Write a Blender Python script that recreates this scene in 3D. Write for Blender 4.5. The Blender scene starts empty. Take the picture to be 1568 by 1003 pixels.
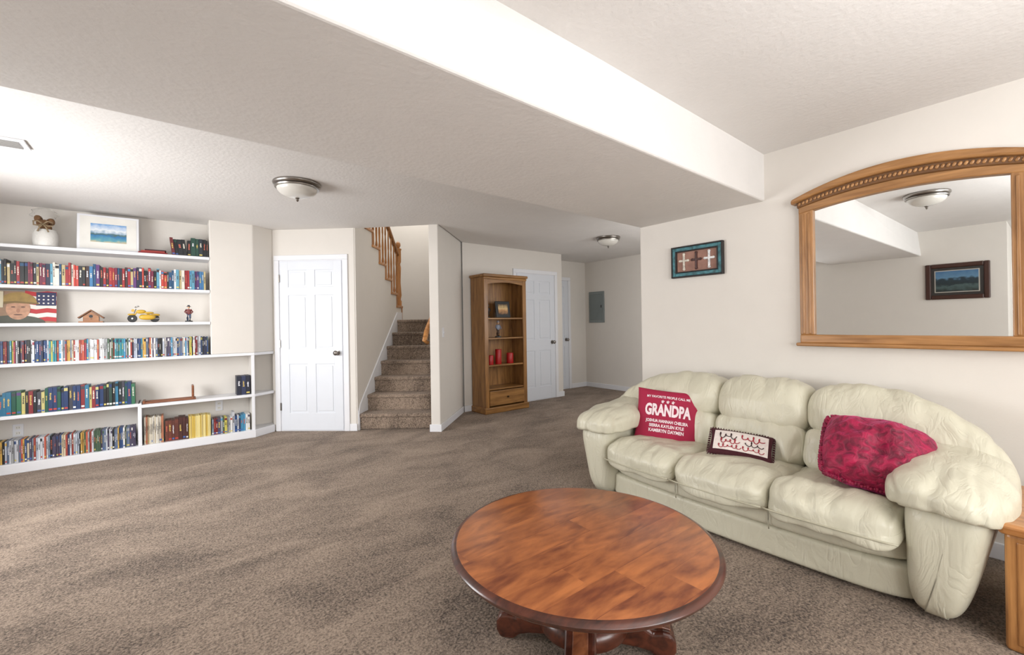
import bpy, bmesh, math, random
from mathutils import Vector, Matrix, noise
random.seed(7)
scene=bpy.context.scene
COL=scene.collection
H=1.24
Fv=Vector((.618,.786,0)); Rv=Vector((.786,-.618,0))
def W(l,d,z=0): return (Fv.x*d+Rv.x*l, Fv.y*d+Rv.y*l, z)

# ---------------------------------------------------------------- materials
def lin(c):
    o=[]
    for v in c[:3]:
        v=v/255.0
        o.append(v/12.92 if v<=0.04045 else ((v+0.055)/1.055)**2.4)
    return (o[0],o[1],o[2],1)
def newmat(name):
    m=bpy.data.materials.new(name); m.use_nodes=True
    nt=m.node_tree; b=nt.nodes['Principled BSDF']
    return m,nt,b
def N(nt,t,**k):
    n=nt.nodes.new(t)
    for a,v in k.items(): setattr(n,a,v)
    return n
def pmat(name,rgb,rough=.5,metal=0,var=.06,vscale=6,bump=0,bscale=60,coat=0,sheen=0,emit=0,bdist=.01):
    m,nt,b=newmat(name); L=nt.links
    b.inputs['Roughness'].default_value=rough; b.inputs['Metallic'].default_value=metal
    b.inputs['Coat Weight'].default_value=coat
    if sheen: b.inputs['Sheen Weight'].default_value=sheen; b.inputs['Sheen Roughness'].default_value=.4
    tc=N(nt,'ShaderNodeTexCoord')
    n=N(nt,'ShaderNodeTexNoise'); n.inputs['Scale'].default_value=vscale; n.inputs['Detail'].default_value=4
    L.new(tc.outputs['Object'],n.inputs['Vector'])
    r=N(nt,'ShaderNodeValToRGB')
    c=lin(rgb)
    r.color_ramp.elements[0].position=.3; r.color_ramp.elements[1].position=.7
    r.color_ramp.elements[0].color=tuple(x*(1-var) for x in c[:3])+(1,)
    r.color_ramp.elements[1].color=tuple(min(1,x*(1+var)) for x in c[:3])+(1,)
    L.new(n.outputs['Fac'],r.inputs['Fac']); L.new(r.outputs['Color'],b.inputs['Base Color'])
    if bump:
        n2=N(nt,'ShaderNodeTexNoise'); n2.inputs['Scale'].default_value=bscale; n2.inputs['Detail'].default_value=3
        L.new(tc.outputs['Object'],n2.inputs['Vector'])
        bp=N(nt,'ShaderNodeBump'); bp.inputs['Strength'].default_value=bump; bp.inputs['Distance'].default_value=bdist
        L.new(n2.outputs['Fac'],bp.inputs['Height']); L.new(bp.outputs['Normal'],b.inputs['Normal'])
    if emit:
        b.inputs['Emission Color'].default_value=c; b.inputs['Emission Strength'].default_value=emit
    return m
def wood(name,c1,c2,axis='Z',rough=.35,scale=1.0,coat=.2,planks=None,contrast=1,pvar=.11):
    m,nt,b=newmat(name); L=nt.links
    b.inputs['Roughness'].default_value=rough; b.inputs['Coat Weight'].default_value=coat; b.inputs['Coat Roughness'].default_value=.22
    tc=N(nt,'ShaderNodeTexCoord'); mp=N(nt,'ShaderNodeMapping')
    s=[14*scale]*3; s['XYZ'.index(axis)]=1.3*scale
    if planks: s=[2.4,7.5,7.5]
    mp.inputs['Scale'].default_value=s
    vec=tc.outputs['Object']
    if planks:
        sx=N(nt,'ShaderNodeSeparateXYZ'); L.new(vec,sx.inputs[0])
        dv=N(nt,'ShaderNodeMath',operation='DIVIDE'); L.new(sx.outputs['Y'],dv.inputs[0]); dv.inputs[1].default_value=planks
        fl=N(nt,'ShaderNodeMath',operation='FLOOR'); L.new(dv.outputs[0],fl.inputs[0])
        fr=N(nt,'ShaderNodeMath',operation='FRACT'); L.new(dv.outputs[0],fr.inputs[0])
        gt=N(nt,'ShaderNodeMath',operation='LESS_THAN'); L.new(fr.outputs[0],gt.inputs[0]); gt.inputs[1].default_value=.018
        wn=N(nt,'ShaderNodeTexWhiteNoise',noise_dimensions='1D'); L.new(fl.outputs[0],wn.inputs['W'])
        ad=N(nt,'ShaderNodeMath',operation='MULTIPLY_ADD'); L.new(wn.outputs['Value'],ad.inputs[0]); ad.inputs[1].default_value=3.0; L.new(sx.outputs['X'],ad.inputs[2])
        fl2=N(nt,'ShaderNodeMath',operation='DIVIDE'); L.new(ad.outputs[0],fl2.inputs[0]); fl2.inputs[1].default_value=.9
        fl3=N(nt,'ShaderNodeMath',operation='FLOOR'); L.new(fl2.outputs[0],fl3.inputs[0])
        cb=N(nt,'ShaderNodeCombineXYZ'); L.new(fl.outputs[0],cb.inputs[0]); L.new(fl3.outputs[0],cb.inputs[1])
        wn2=N(nt,'ShaderNodeTexWhiteNoise',noise_dimensions='3D'); L.new(cb.outputs[0],wn2.inputs['Vector'])
        off=N(nt,'ShaderNodeVectorMath',operation='MULTIPLY_ADD'); L.new(wn2.outputs['Color'],off.inputs[0]); off.inputs[1].default_value=(5,5,5); L.new(vec,off.inputs[2])
        vec=off.outputs[0]
    L.new(vec,mp.inputs['Vector'])
    n=N(nt,'ShaderNodeTexNoise'); n.inputs['Scale'].default_value=1.6; n.inputs['Detail'].default_value=7; n.inputs['Distortion'].default_value=.8 if not planks else 1.0
    L.new(mp.outputs[0],n.inputs['Vector'])
    n3=N(nt,'ShaderNodeTexNoise'); n3.inputs['Scale'].default_value=6; n3.inputs['Detail'].default_value=3
    L.new(mp.outputs[0],n3.inputs['Vector'])
    mx=N(nt,'ShaderNodeMath',operation='MULTIPLY_ADD'); L.new(n3.outputs['Fac'],mx.inputs[0]); mx.inputs[1].default_value=.35; L.new(n.outputs['Fac'],mx.inputs[2])
    val=mx.outputs[0]
    if planks:
        m2=N(nt,'ShaderNodeMath',operation='MULTIPLY_ADD'); L.new(wn2.outputs['Value'],m2.inputs[0]); m2.inputs[1].default_value=pvar; L.new(val,m2.inputs[2])
        m3=N(nt,'ShaderNodeMath',operation='SUBTRACT'); L.new(m2.outputs[0],m3.inputs[0]); m3.inputs[1].default_value=pvar/2-.02
        m4=N(nt,'ShaderNodeMath',operation='MULTIPLY_ADD'); L.new(gt.outputs[0],m4.inputs[0]); m4.inputs[1].default_value=-.09; L.new(m3.outputs[0],m4.inputs[2]); val=m4.outputs[0]
    r=N(nt,'ShaderNodeValToRGB'); r.color_ramp.elements[0].position=.67-.17*contrast; r.color_ramp.elements[1].position=.67+.17*contrast
    r.color_ramp.elements[0].color=lin(c2); r.color_ramp.elements[1].color=lin(c1)
    L.new(val,r.inputs['Fac']); L.new(r.outputs['Color'],b.inputs['Base Color'])
    return m

M_wall=pmat('wall_paint',(221,216,209),.85,var=.01,bump=.12,bscale=90,bdist=.004)
M_ceil=pmat('ceiling_paint',(222,219,216),.8,var=.015,bump=.4,bscale=42,bdist=.005)
M_trim=pmat('white_trim',(230,231,235),.35,var=.01)
M_door=pmat('door_white',(220,224,231),.4,var=.01)
M_nickel=pmat('brushed_nickel',(150,145,140),.3,1,var=.05)
M_glass=pmat('frosted_glass',(210,207,200),.25,var=.03,coat=.5)
M_oak=wood('oak',(190,132,74),(150,96,46),'Z',.35)
M_oaky=wood('oak_y',(194,136,76),(152,98,48),'Y',.35)
M_case=wood('bookcase_oak',(160,114,62),(114,76,36),'Z',.4)
M_casex=wood('bookcase_oak_h',(164,118,64),(118,80,38),'X',.4)
M_table=wood('table_cherry',(184,112,62),(108,52,28),'X',.34,coat=.25,planks=.12,contrast=1.25)
M_tableedge=wood('table_cherry_dark',(92,46,30),(48,22,14),'X',.3,coat=.4)
M_mirror,nt,b=newmat('mirror_glass'); b.inputs['Metallic'].default_value=1; b.inputs['Roughness'].default_value=.01
nn=N(nt,'ShaderNodeRGB'); nn.outputs[0].default_value=(.86,.88,.88,1); nt.links.new(nn.outputs[0],b.inputs['Base Color'])
M_black=pmat('black_plastic',(22,22,24),.4)
M_grey=pmat('panel_grey',(128,136,136),.5)
M_red=pmat('red_wax',(165,20,22),.4)
M_paper=pmat('paper_white',(230,228,222),.7)

def carpet(name,c1,c2):
    m,nt,b=newmat(name); L=nt.links
    b.inputs['Roughness'].default_value=.95; b.inputs['Sheen Weight'].default_value=.1
    tc=N(nt,'ShaderNodeTexCoord')
    fine=N(nt,'ShaderNodeTexNoise'); fine.inputs['Scale'].default_value=95; fine.inputs['Detail'].default_value=4; fine.inputs['Roughness'].default_value=.7
    L.new(tc.outputs['Object'],fine.inputs['Vector'])
    mid=N(nt,'ShaderNodeTexNoise'); mid.inputs['Scale'].default_value=30; mid.inputs['Detail'].default_value=5; mid.inputs['Roughness'].default_value=.7
    L.new(tc.outputs['Object'],mid.inputs['Vector'])
    mp=N(nt,'ShaderNodeMapping'); mp.inputs['Scale'].default_value=(1.2,2.2,1); mp.inputs['Rotation'].default_value=(0,0,.35)
    L.new(tc.outputs['Object'],mp.inputs['Vector'])
    big=N(nt,'ShaderNodeTexNoise'); big.inputs['Scale'].default_value=1.5; big.inputs['Detail'].default_value=5; big.inputs['Distortion'].default_value=.7; big.inputs['Roughness'].default_value=.55
    L.new(mp.outputs[0],big.inputs['Vector'])
    ma=N(nt,'ShaderNodeMath',operation='MULTIPLY_ADD'); L.new(big.outputs['Fac'],ma.inputs[0]); ma.inputs[1].default_value=.40; L.new(fine.outputs['Fac'],ma.inputs[2])
    mb=N(nt,'ShaderNodeMath',operation='MULTIPLY_ADD'); L.new(mid.outputs['Fac'],mb.inputs[0]); mb.inputs[1].default_value=.35; L.new(ma.outputs[0],mb.inputs[2])
    r=N(nt,'ShaderNodeValToRGB'); r.color_ramp.elements[0].position=.70; r.color_ramp.elements[1].position=1.0
    r.color_ramp.elements[0].color=lin(c2); r.color_ramp.elements[1].color=lin(c1)
    L.new(mb.outputs[0],r.inputs['Fac']); L.new(r.outputs['Color'],b.inputs['Base Color'])
    bp=N(nt,'ShaderNodeBump'); bp.inputs['Strength'].default_value=.9; bp.inputs['Distance'].default_value=.016
    L.new(fine.outputs['Fac'],bp.inputs['Height']); L.new(bp.outputs['Normal'],b.inputs['Normal'])
    return m
M_carpet=carpet('carpet_taupe',(180,159,140),(70,56,46))

def leather(name,c):
    m,nt,b=newmat(name); L=nt.links
    b.inputs['Roughness'].default_value=.4
    tc=N(nt,'ShaderNodeTexCoord')
    n=N(nt,'ShaderNodeTexNoise'); n.inputs['Scale'].default_value=4; n.inputs['Detail'].default_value=3
    L.new(tc.outputs['Object'],n.inputs['Vector'])
    r=N(nt,'ShaderNodeValToRGB'); r.color_ramp.elements[0].color=lin([v*.955 for v in c]); r.color_ramp.elements[1].color=lin([v*1.03 for v in c])
    L.new(n.outputs['Fac'],r.inputs['Fac']); L.new(r.outputs['Color'],b.inputs['Base Color'])
    mp=N(nt,'ShaderNodeMapping'); mp.inputs['Scale'].default_value=(12,5,4); L.new(tc.outputs['Object'],mp.inputs['Vector'])
    w=N(nt,'ShaderNodeTexNoise'); w.inputs['Scale'].default_value=1.1; w.inputs['Detail'].default_value=3; w.inputs['Distortion'].default_value=1.4
    L.new(mp.outputs[0],w.inputs['Vector'])
    s1=N(nt,'ShaderNodeMath',operation='SUBTRACT'); L.new(w.outputs['Fac'],s1.inputs[0]); s1.inputs[1].default_value=.5
    s2=N(nt,'ShaderNodeMath',operation='ABSOLUTE'); L.new(s1.outputs[0],s2.inputs[0])
    s3=N(nt,'ShaderNodeMath',operation='POWER'); L.new(s2.outputs[0],s3.inputs[0]); s3.inputs[1].default_value=.7
    bp=N(nt,'ShaderNodeBump'); bp.inputs['Strength'].default_value=.38; bp.inputs['Distance'].default_value=.018
    L.new(s3.outputs[0],bp.inputs['Height'])
    f=N(nt,'ShaderNodeTexVoronoi'); f.inputs['Scale'].default_value=220; L.new(tc.outputs['Object'],f.inputs['Vector'])
    b2=N(nt,'ShaderNodeBump'); b2.inputs['Strength'].default_value=.08; b2.inputs['Distance'].default_value=.002
    L.new(f.outputs['Distance'],b2.inputs['Height']); L.new(bp.outputs['Normal'],b2.inputs['Normal']); L.new(b2.outputs['Normal'],b.inputs['Normal'])
    return m
M_leather=leather('cream_leather',(205,201,181))
M_seam=pmat('leather_piping',(180,175,154),.5)
M_velvet,nt,b=newmat('burgundy_velvet'); L=nt.links
b.inputs['Roughness'].default_value=.55; b.inputs['Sheen Weight'].default_value=.7; b.inputs['Sheen Roughness'].default_value=.35; b.inputs['Sheen Tint'].default_value=(.95,.14,.40,1)
tc=N(nt,'ShaderNodeTexCoord'); n=N(nt,'ShaderNodeTexNoise'); n.inputs['Scale'].default_value=24; n.inputs['Detail'].default_value=6; n.inputs['Distortion'].default_value=1.0
L.new(tc.outputs['Object'],n.inputs['Vector']); r=N(nt,'ShaderNodeValToRGB'); r.color_ramp.elements[0].position=.36; r.color_ramp.elements[1].position=.70
r.color_ramp.elements[0].color=lin((98,3,38)); r.color_ramp.elements[1].color=lin((178,18,72)); L.new(n.outputs['Fac'],r.inputs['Fac']); L.new(r.outputs['Color'],b.inputs['Base Color'])
bp=N(nt,'ShaderNodeBump'); bp.inputs['Strength'].default_value=.8; bp.inputs['Distance'].default_value=.02; L.new(n.outputs['Fac'],bp.inputs['Height']); L.new(bp.outputs['Normal'],b.inputs['Normal'])
M_pink=pmat('crimson_cotton',(158,26,62),.8,var=.06,bump=.2,bscale=200,bdist=.002)
M_needle=pmat('needlepoint_white',(222,212,206),.9,var=.08,vscale=60)
M_darkfab=pmat('dark_fringe',(48,22,26),.9,bump=.5,bscale=150)
M_fringe=pmat('wine_fringe',(66,20,30),.9,bump=.5,bscale=150)

M_vcol,nt,b=newmat('book_covers'); a=N(nt,'ShaderNodeAttribute'); a.attribute_name='Col'; nt.links.new(a.outputs['Color'],b.inputs['Base Color']); b.inputs['Roughness'].default_value=.45

# ---------------------------------------------------------------- geometry helpers
def empty(name,mtx=None):
    e=bpy.data.objects.new(name,None); COL.objects.link(e); e.empty_display_size=.1
    if mtx is not None: e.matrix_world=mtx
    return e
def mk(name,verts,faces,mat,parent=None,smooth=False,bevel=0,seg=2):
    me=bpy.data.meshes.new(name); me.from_pydata([tuple(v) for v in verts],[],faces); me.update()
    bm=bmesh.new(); bm.from_mesh(me); bmesh.ops.recalc_face_normals(bm,faces=bm.faces); bm.to_mesh(me); bm.free()
    if mat: me.materials.append(mat)
    o=bpy.data.objects.new(name,me); COL.objects.link(o)
    if parent: o.parent=parent
    if smooth:
        for p in me.polygons: p.use_smooth=True
    if bevel:
        md=o.modifiers.new('bevel','BEVEL'); md.width=bevel; md.segments=seg; md.limit_method='ANGLE'
    return o
BF=[(0,3,2,1),(4,5,6,7),(0,1,5,4),(1,2,6,5),(2,3,7,6),(3,0,4,7)]
def box(name,a,b,mat,parent=None,bevel=0,seg=2):
    x0,y0,z0=a; x1,y1,z1=b
    v=[(x0,y0,z0),(x1,y0,z0),(x1,y1,z0),(x0,y1,z0),(x0,y0,z1),(x1,y0,z1),(x1,y1,z1),(x0,y1,z1)]
    return mk(name,v,BF,mat,parent,bevel=bevel,seg=seg)
def extr(name,pts,vec,mat,parent=None,bevel=0,seg=2,smooth=False):
    n=len(pts); vec=Vector(vec)
    v=[Vector(p) for p in pts]+[Vector(p)+vec for p in pts]
    f=[tuple(range(n))[::-1],tuple(range(n,2*n))]+[(i,(i+1)%n,n+(i+1)%n,n+i) for i in range(n)]
    return mk(name,v,f,mat,parent,bevel=bevel,seg=seg,smooth=smooth)
def prism(name,pts,z0,z1,mat,parent=None,bevel=0,seg=2):
    return extr(name,[(p[0],p[1],z0) for p in pts],(0,0,z1-z0),mat,parent,bevel,seg)
def lathe(name,prof,mat,parent=None,loc=(0,0,0),seg=32,smooth=True,rot=None):
    v=[];f=[]
    for r,z in prof:
        for i in range(seg):
            a=2*math.pi*i/seg; v.append(Vector((r*math.cos(a),r*math.sin(a),z)))
    for j in range(len(prof)-1):
        for i in range(seg):
            f.append((j*seg+i,j*seg+(i+1)%seg,(j+1)*seg+(i+1)%seg,(j+1)*seg+i))
    f.append(tuple(range(seg))[::-1]); f.append(tuple(range((len(prof)-1)*seg,len(prof)*seg)))
    if rot is not None: v=[rot@p for p in v]
    v=[p+Vector(loc) for p in v]
    o=mk(name,v,f,mat,parent,smooth=smooth)
    if smooth:
        md=o.modifiers.new('es','EDGE_SPLIT'); md.split_angle=math.radians(50)
    return o
def superbox(name,c,h,p,mat,parent=None,deform=None,n=14,rot=None):
    bm=bmesh.new(); idx={}
    def vert(q):
        k=tuple(round(t,5) for t in q)
        if k not in idx:
            x,y,z=q
            s=(abs(x)**p+abs(y)**p+abs(z)**p)**(1.0/p)
            v=Vector((x/s,y/s,z/s)); u=v.copy()
            v=Vector((v.x*h[0],v.y*h[1],v.z*h[2]))
            if deform: v=deform(v,u)
            if rot: v=rot@v
            idx[k]=bm.verts.new(v+Vector(c))
        return idx[k]
    for ax in range(3):
        for s in (-1,1):
            for i in range(n):
                for j in range(n):
                    def q(a,b):
                        t=[0,0,0]; t[ax]=s; t[(ax+1)%3]=-1+2*a/n; t[(ax+2)%3]=-1+2*b/n; return t
                    try: bm.faces.new([vert(q(i,j)),vert(q(i+1,j)),vert(q(i+1,j+1)),vert(q(i,j+1))])
                    except ValueError: pass
    bmesh.ops.recalc_face_normals(bm,faces=bm.faces)
    me=bpy.data.meshes.new(name); bm.to_mesh(me); bm.free(); me.materials.append(mat)
    for f in me.polygons: f.use_smooth=True
    o=bpy.data.objects.new(name,me); COL.objects.link(o)
    if parent: o.parent=parent
    md=o.modifiers.new('sub','SUBSURF'); md.levels=1; md.render_levels=1
    return o
def tube(name,pts,r,mat,parent=None,seg=10):
    v=[];f=[]; pts=[Vector(p) for p in pts]; n=len(pts)
    for i,p in enumerate(pts):
        t=(pts[min(i+1,n-1)]-pts[max(i-1,0)]).normalized()
        a=t.cross(Vector((0,0,1)));
        if a.length<.01: a=t.cross(Vector((1,0,0)))
        a.normalize(); b2=t.cross(a)
        rr=r[i] if isinstance(r,(list,tuple)) else r
        for k in range(seg):
            w=2*math.pi*k/seg; v.append(p+a*math.cos(w)*rr+b2*math.sin(w)*rr)
    for i in range(n-1):
        for k in range(seg): f.append((i*seg+k,i*seg+(k+1)%seg,(i+1)*seg+(k+1)%seg,(i+1)*seg+k))
    f.append(tuple(range(seg))[::-1]); f.append(tuple(range((n-1)*seg,n*seg)))
    return mk(name,v,f,mat,parent,smooth=True)
def frame(o,x):
    x=Vector(x).normalized(); z=Vector((0,0,1)); y=z.cross(x)
    m=Matrix((x,y,z)).transposed().to_4x4(); m.translation=Vector(o); return m
def textmesh(name,s,size,mat,parent,fn=None,loc=(0,0,0),align='CENTER',bold=0,sy=1):
    cu=bpy.data.curves.new(name,'FONT'); cu.body=s; cu.size=size; cu.align_x=align; cu.align_y='CENTER'; cu.resolution_u=3; cu.offset=bold
    t=bpy.data.objects.new(name+'_t',cu); COL.objects.link(t)
    dg=bpy.context.evaluated_depsgraph_get(); me=bpy.data.meshes.new_from_object(t.evaluated_get(dg))
    bpy.data.objects.remove(t); me.name=name
    bm=bmesh.new(); bm.from_mesh(me)
    bmesh.ops.triangulate(bm,faces=bm.faces)
    bm.to_mesh(me); bm.free()
    for v in me.vertices:
        p=Vector((v.co.x,v.co.y*sy,v.co.z))+Vector(loc)
        if fn: p.z=fn(p.x,p.y)
        v.co=p
    me.materials.clear(); me.materials.append(mat)
    o=bpy.data.objects.new(name,me); COL.objects.link(o); o.parent=parent
    return o

# ---------------------------------------------------------------- ROOM
ZC=2.41; ZS=2.08
XR=3.31
P1=(.965,5.86); P2=(1.72,5.20)
YS=5.68; YB=5.97; XL=-1.5
cA=(2.368,4.565); cB=(2.45,4.49)
nicheL=(3.24,5.27)
box('floor',(-2.6,-2.8,-.1),(6.6,6.2,0),M_carpet)
prism('ceiling',[(-1.62,2.2),(-1.62,6.1),(1.05,6.1),(1.05,5.9),(P1[0],P1[1]+.02),(P2[0]+.02,P2[1]+.02),(cA[0],cA[1]+.01),(cB[0]+.02,cB[1]),(3.3,5.3),(5.2,5.3),(5.2,5.9),(6.5,5.9),(6.5,2.2)],ZC,ZC+.25,M_ceil)
prism('ceiling_near',[(-2.5,-2.6),(3.4,-2.6),(3.4,1.4),(-2.5,1.4)],ZC,ZC+.2,M_ceil)
mk('ceiling_soffit',[(-1.55,1.195,ZS),(3.35,1.30,ZS),(3.35,2.335,ZS),(-1.55,2.225,ZS),(-1.55,1.25,ZC+.2),(3.35,1.30,ZC+.2),(3.35,2.335,ZC+.2),(-1.55,2.225,ZC+.2)],BF,M_ceil,bevel=.015,seg=3)
box('wall_right',(XR,-2.6,0),(XR+.12,2.34,ZC+.1),M_wall,bevel=.012,seg=3)
box('wall_hall_near',(XR+.12,2.2,0),(4.2,2.34,ZC+.1),M_wall)
box('wall_hall_near_b',(5.6,2.2,0),(6.5,2.34,ZC+.1),M_wall)
box('wall_hall_near_sill',(4.2,2.2,0),(5.6,2.34,.9),M_wall)  # opening added in this unseen wall to let fill light into the hall
box('wall_hall_near_head',(4.2,2.2,2.1),(5.6,2.34,ZC+.1),M_wall)
box('wall_hall_right',(6.4,2.2,0),(6.5,6.0,ZC+.1),M_wall)
box('wall_hall_end',(5.14,5.8,0),(6.5,5.9,ZC+.1),M_wall)
prism('wall_back',[(3.26,5.27),(5.24,5.27),(5.24,5.85),(5.14,5.85),(5.14,5.37),(3.36,5.37)],0,ZC+.1,M_wall,bevel=.01,seg=3)
k=.7071
prism('wall_stair_right',[cB,cA,(cA[0]+3.0*k,cA[1]+3.0*k),(cB[0]+3.0*k,cB[1]+3.0*k)],0,4.6,M_wall,bevel=.01,seg=3)
dn=Vector((P2[0]-P1[0],P2[1]-P1[1],0)).normalized(); dnn=Vector((0,0,1)).cross(dn)
def dw(s,off=0,z=0): return Vector((P1[0],P1[1],z))+dn*s+dnn*off
LW=(Vector(P2)-Vector(P1)).length
prism('wall_door_diagonal',[dw(-.02)[:2],dw(LW)[:2],dw(LW,.1)[:2],dw(-.02,.1)[:2]],0,ZC+.1,M_wall,bevel=.01,seg=3)
box('wall_shelf_back',(XL-.1,YB,0),(1.3,YB+.1,ZC+.1),M_wall)
box('wall_left',(XL-.1,.42,0),(XL,2.9,ZC+.1),M_wall)
box('wall_left_far',(XL-.1,4.9,0),(XL,6.05,ZC+.1),M_wall)
box('wall_left_sill',(XL-.1,2.9,0),(XL,4.9,.7),M_wall)
box('wall_left_head',(XL-.1,2.9,2.0),(XL,4.9,ZC+.1),M_wall)
box('wall_left_return',(-2.4,.42,0),(XL-.1,.52,ZC+.1),M_wall)
box('wall_left_rear',(-2.5,-2.6,0),(-2.4,.52,ZC+.1),M_wall)
box('wall_rear_sill',(-2.5,-2.6,0),(3.4,-2.5,.7),M_wall)
box('wall_rear_head',(-2.5,-2.6,2.15),(3.4,-2.5,ZC+.1),M_wall)
box('wall_rear_a',(-2.5,-2.6,.7),(-1.6,-2.5,2.15),M_wall)
box('wall_rear_b',(.3,-2.6,.7),(.7,-2.5,2.15),M_wall)
box('wall_rear_c',(2.6,-2.6,.7),(3.4,-2.5,2.15),M_wall)
def window(name,horizontal,a0,a1,z0,z1,c):
    e=empty(name); t=.05
    def bb(n,u0,u1,w0,w1):
        if horizontal: box(n,(u0,c-.03,w0),(u1,c+.03,w1),M_trim,e,bevel=.004)
        else: box(n,(c-.03,u0,w0),(c+.03,u1,w1),M_trim,e,bevel=.004)
    bb('jamb_l',a0,a0+t,z0,z1); bb('jamb_r',a1-t,a1,z0,z1); bb('head',a0,a1,z1-t,z1); bb('sill',a0,a1,z0,z0+t)
    m=(a0+a1)/2; bb('mullion',m-.025,m+.025,z0,z1)
window('window_1',True,-1.6,.3,.7,2.15,-2.55)
window('window_2',True,.7,2.6,.7,2.15,-2.55)
window('window_3',False,2.9,4.9,.7,2.0,XL-.05)
window('added_hall_window',True,4.2,5.6,.9,2.1,2.27)  # invented window, out of view, added only to light the hall

def LL(d): return -1.853+.045*(d-5.15)
def RL(d): return -.958+.119*(d-5.05)
def wl(d,z,off=0): return W(LL(d)+off,d,z)
zz=[(5.16,0),(6.96,0),(6.96,1.5)]
d=6.96; z=1.33
for j in range(1,8):
    z=1.33+.19*j; zz.append((d,z)); d-=.25; 
    zz.append((d,z))
zz=zz[:-1]+[(5.16,2.66)]
zz2=[]
for p in zz:
    if not zz2 or (abs(p[0]-zz2[-1][0])+abs(p[1]-zz2[-1][1]))>1e-4: zz2.append(p)
extr('wall_stair_left',[wl(a,b) for a,b in zz2],Vector(W(-.1,0)),M_wall)
extr('wall_stair_far',[W(-3.1,8.0),W(-.4,8.0),W(-.4,8.1),W(-3.1,8.1)],(0,0,4.6),M_wall)
extr('wall_stair_outer',[W(-2.95,5.3,0),W(-2.95,8.0,0),W(-3.05,8.0,0),W(-3.05,5.3,0)],(0,0,4.6),M_wall)
extr('wall_stair_front_upper',[W(-3.05,5.05,2.66),W(-.86,5.05,2.66),W(-.86,5.15,2.66),W(-3.05,5.15,2.66)],(0,0,1.94),M_wall)

# staircase
st=empty('staircase')
for kk in range(1,8):
    d0=5.2+.25*(kk-1); d1=d0+.27 if kk<7 else 8.0
    z=.19*kk
    pts=[W(LL(d0)-.005,d0),W(RL(d0)+.005,d0),W(RL(d1)+.005,d1),W(LL(d1)-.005,d1)]
    prism('step_%d'%kk,pts,0 if kk<7 else 1.1,z,M_carpet,st,bevel=.022,seg=3)
    prism('nosing_%d'%kk,[W(LL(d0),d0-.022),W(RL(d0),d0-.022),W(RL(d0),d0+.05),W(LL(d0),d0+.05)],z-.045,z+.001,M_carpet,st,bevel=.018,seg=3)
prism('landing_side',[W(-2.95,6.96),W(LL(6.96),6.96),W(LL(8.0),8.0),W(-2.95,8.0)],1.1,1.33,M_carpet,st,bevel=.01)
for j in range(1,8):
    d1=6.96-.25*(j-1); d0=d1-.25; z=1.33+.19*j
    prism('upper_step_%d'%j,[W(-2.95,d0),W(LL(d0)-.1,d0),W(LL(d1)-.1,d1),W(-2.95,d1)],z-.3,z,M_carpet,st,bevel=.01)
    extr('tread_cap_%d'%j,[wl(d0-.01,z,.02),wl(d1+.03,z,.02),wl(d1+.03,z,-.12),wl(d0-.01,z,-.12)],(0,0,.035),M_oaky,st,bevel=.006)
    extr('riser_trim_%d'%j,[wl(d1,z-.19,.012),wl(d1+.02,z-.19,.012),wl(d1+.02,z-.19,-.1),wl(d1,z-.19,-.1)],(0,0,.19),M_oak,st)
    for q in (.07,.19):
        dd=d1-q; base=Vector(wl(dd,z+.035,-.05)); hh=.80+q*.76-.02
        prof=[(.017,0),(.017,.18),(.011,.2),(.019,.24),(.012,.3),(.016,.45),(.009,.62),(.013,.66),(.010,hh)]
        lathe('baluster',prof,M_oak,st,loc=base,seg=10)
tube('handrail',[wl(6.96,1.33+.19+.86,-.05),wl(5.2,1.33+.19+.86+.76*1.76,-.05)],.032,M_oaky,st)
bb=Vector(wl(7.0,1.33,-.05))
lathe('newel_post',[(.045,0),(.045,.3),(.03,.33),(.045,.4),(.032,.6),(.042,.85),(.03,.9),(.045,.94),(.045,1.12),(.052,1.13),(.052,1.15),(.02,1.16),(.04,1.2),(.036,1.24),(.01,1.27)],M_oak,st,loc=bb,seg=16)
tube('wall_rail',[W(RL(5.14)-.06,5.16,1.03),W(RL(5.12)-.085,5.12,1.06),W(RL(5.2)-.085,5.2,1.17),W(RL(6.7)-.085,6.7,1.17+.76*1.5)],[.026,.03,.03,.03],M_oaky,st)
sk=[(5.17,0),(5.17,.22),(5.22,.30),(6.72,1.45),(6.95,1.45),(6.95,1.2),(5.5,0)]
extr('skirt_board',[wl(a,b,.0) for a,b in sk],Vector(W(.014,0)),M_trim,st)

def baseb(name,a,b,h=.085,t=.014,side=1):
    a=Vector((a[0],a[1],0)); b=Vector((b[0],b[1],0)); x=(b-a).normalized(); n=Vector((0,0,1)).cross(x)*side
    extr(name,[a,b,b+n*t,a+n*t],(0,0,h),M_trim,bevel=.004)
baseb('baseboard_right',(XR,-2.5),(XR,2.34),side=1)
baseb('baseboard_hall_right',(6.4,2.34),(6.4,5.8),side=1)
baseb('baseboard_hall_end',(5.98,5.8),(6.4,5.8),side=-1)
baseb('baseboard_hall_return',(5.24,5.27),(5.24,5.8),side=-1)
baseb('baseboard_back',(5.11,5.27),(5.25,5.27),side=-1)
baseb('baseboard_back_niche',(3.26,5.27),(4.12,5.27),side=-1)
baseb('baseboard_stair_outer',cB,nicheL,side=-1)
baseb('baseboard_stair_end',(cA[0]-.01,cA[1]+.01),(cB[0]+.01,cB[1]-.01),side=-1)
baseb('baseboard_door_wall_right',dw(.925)[:2],dw(LW+.01)[:2],side=-1)
baseb('baseboard_left',(XL,.42),(XL,5.6),side=-1)

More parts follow.
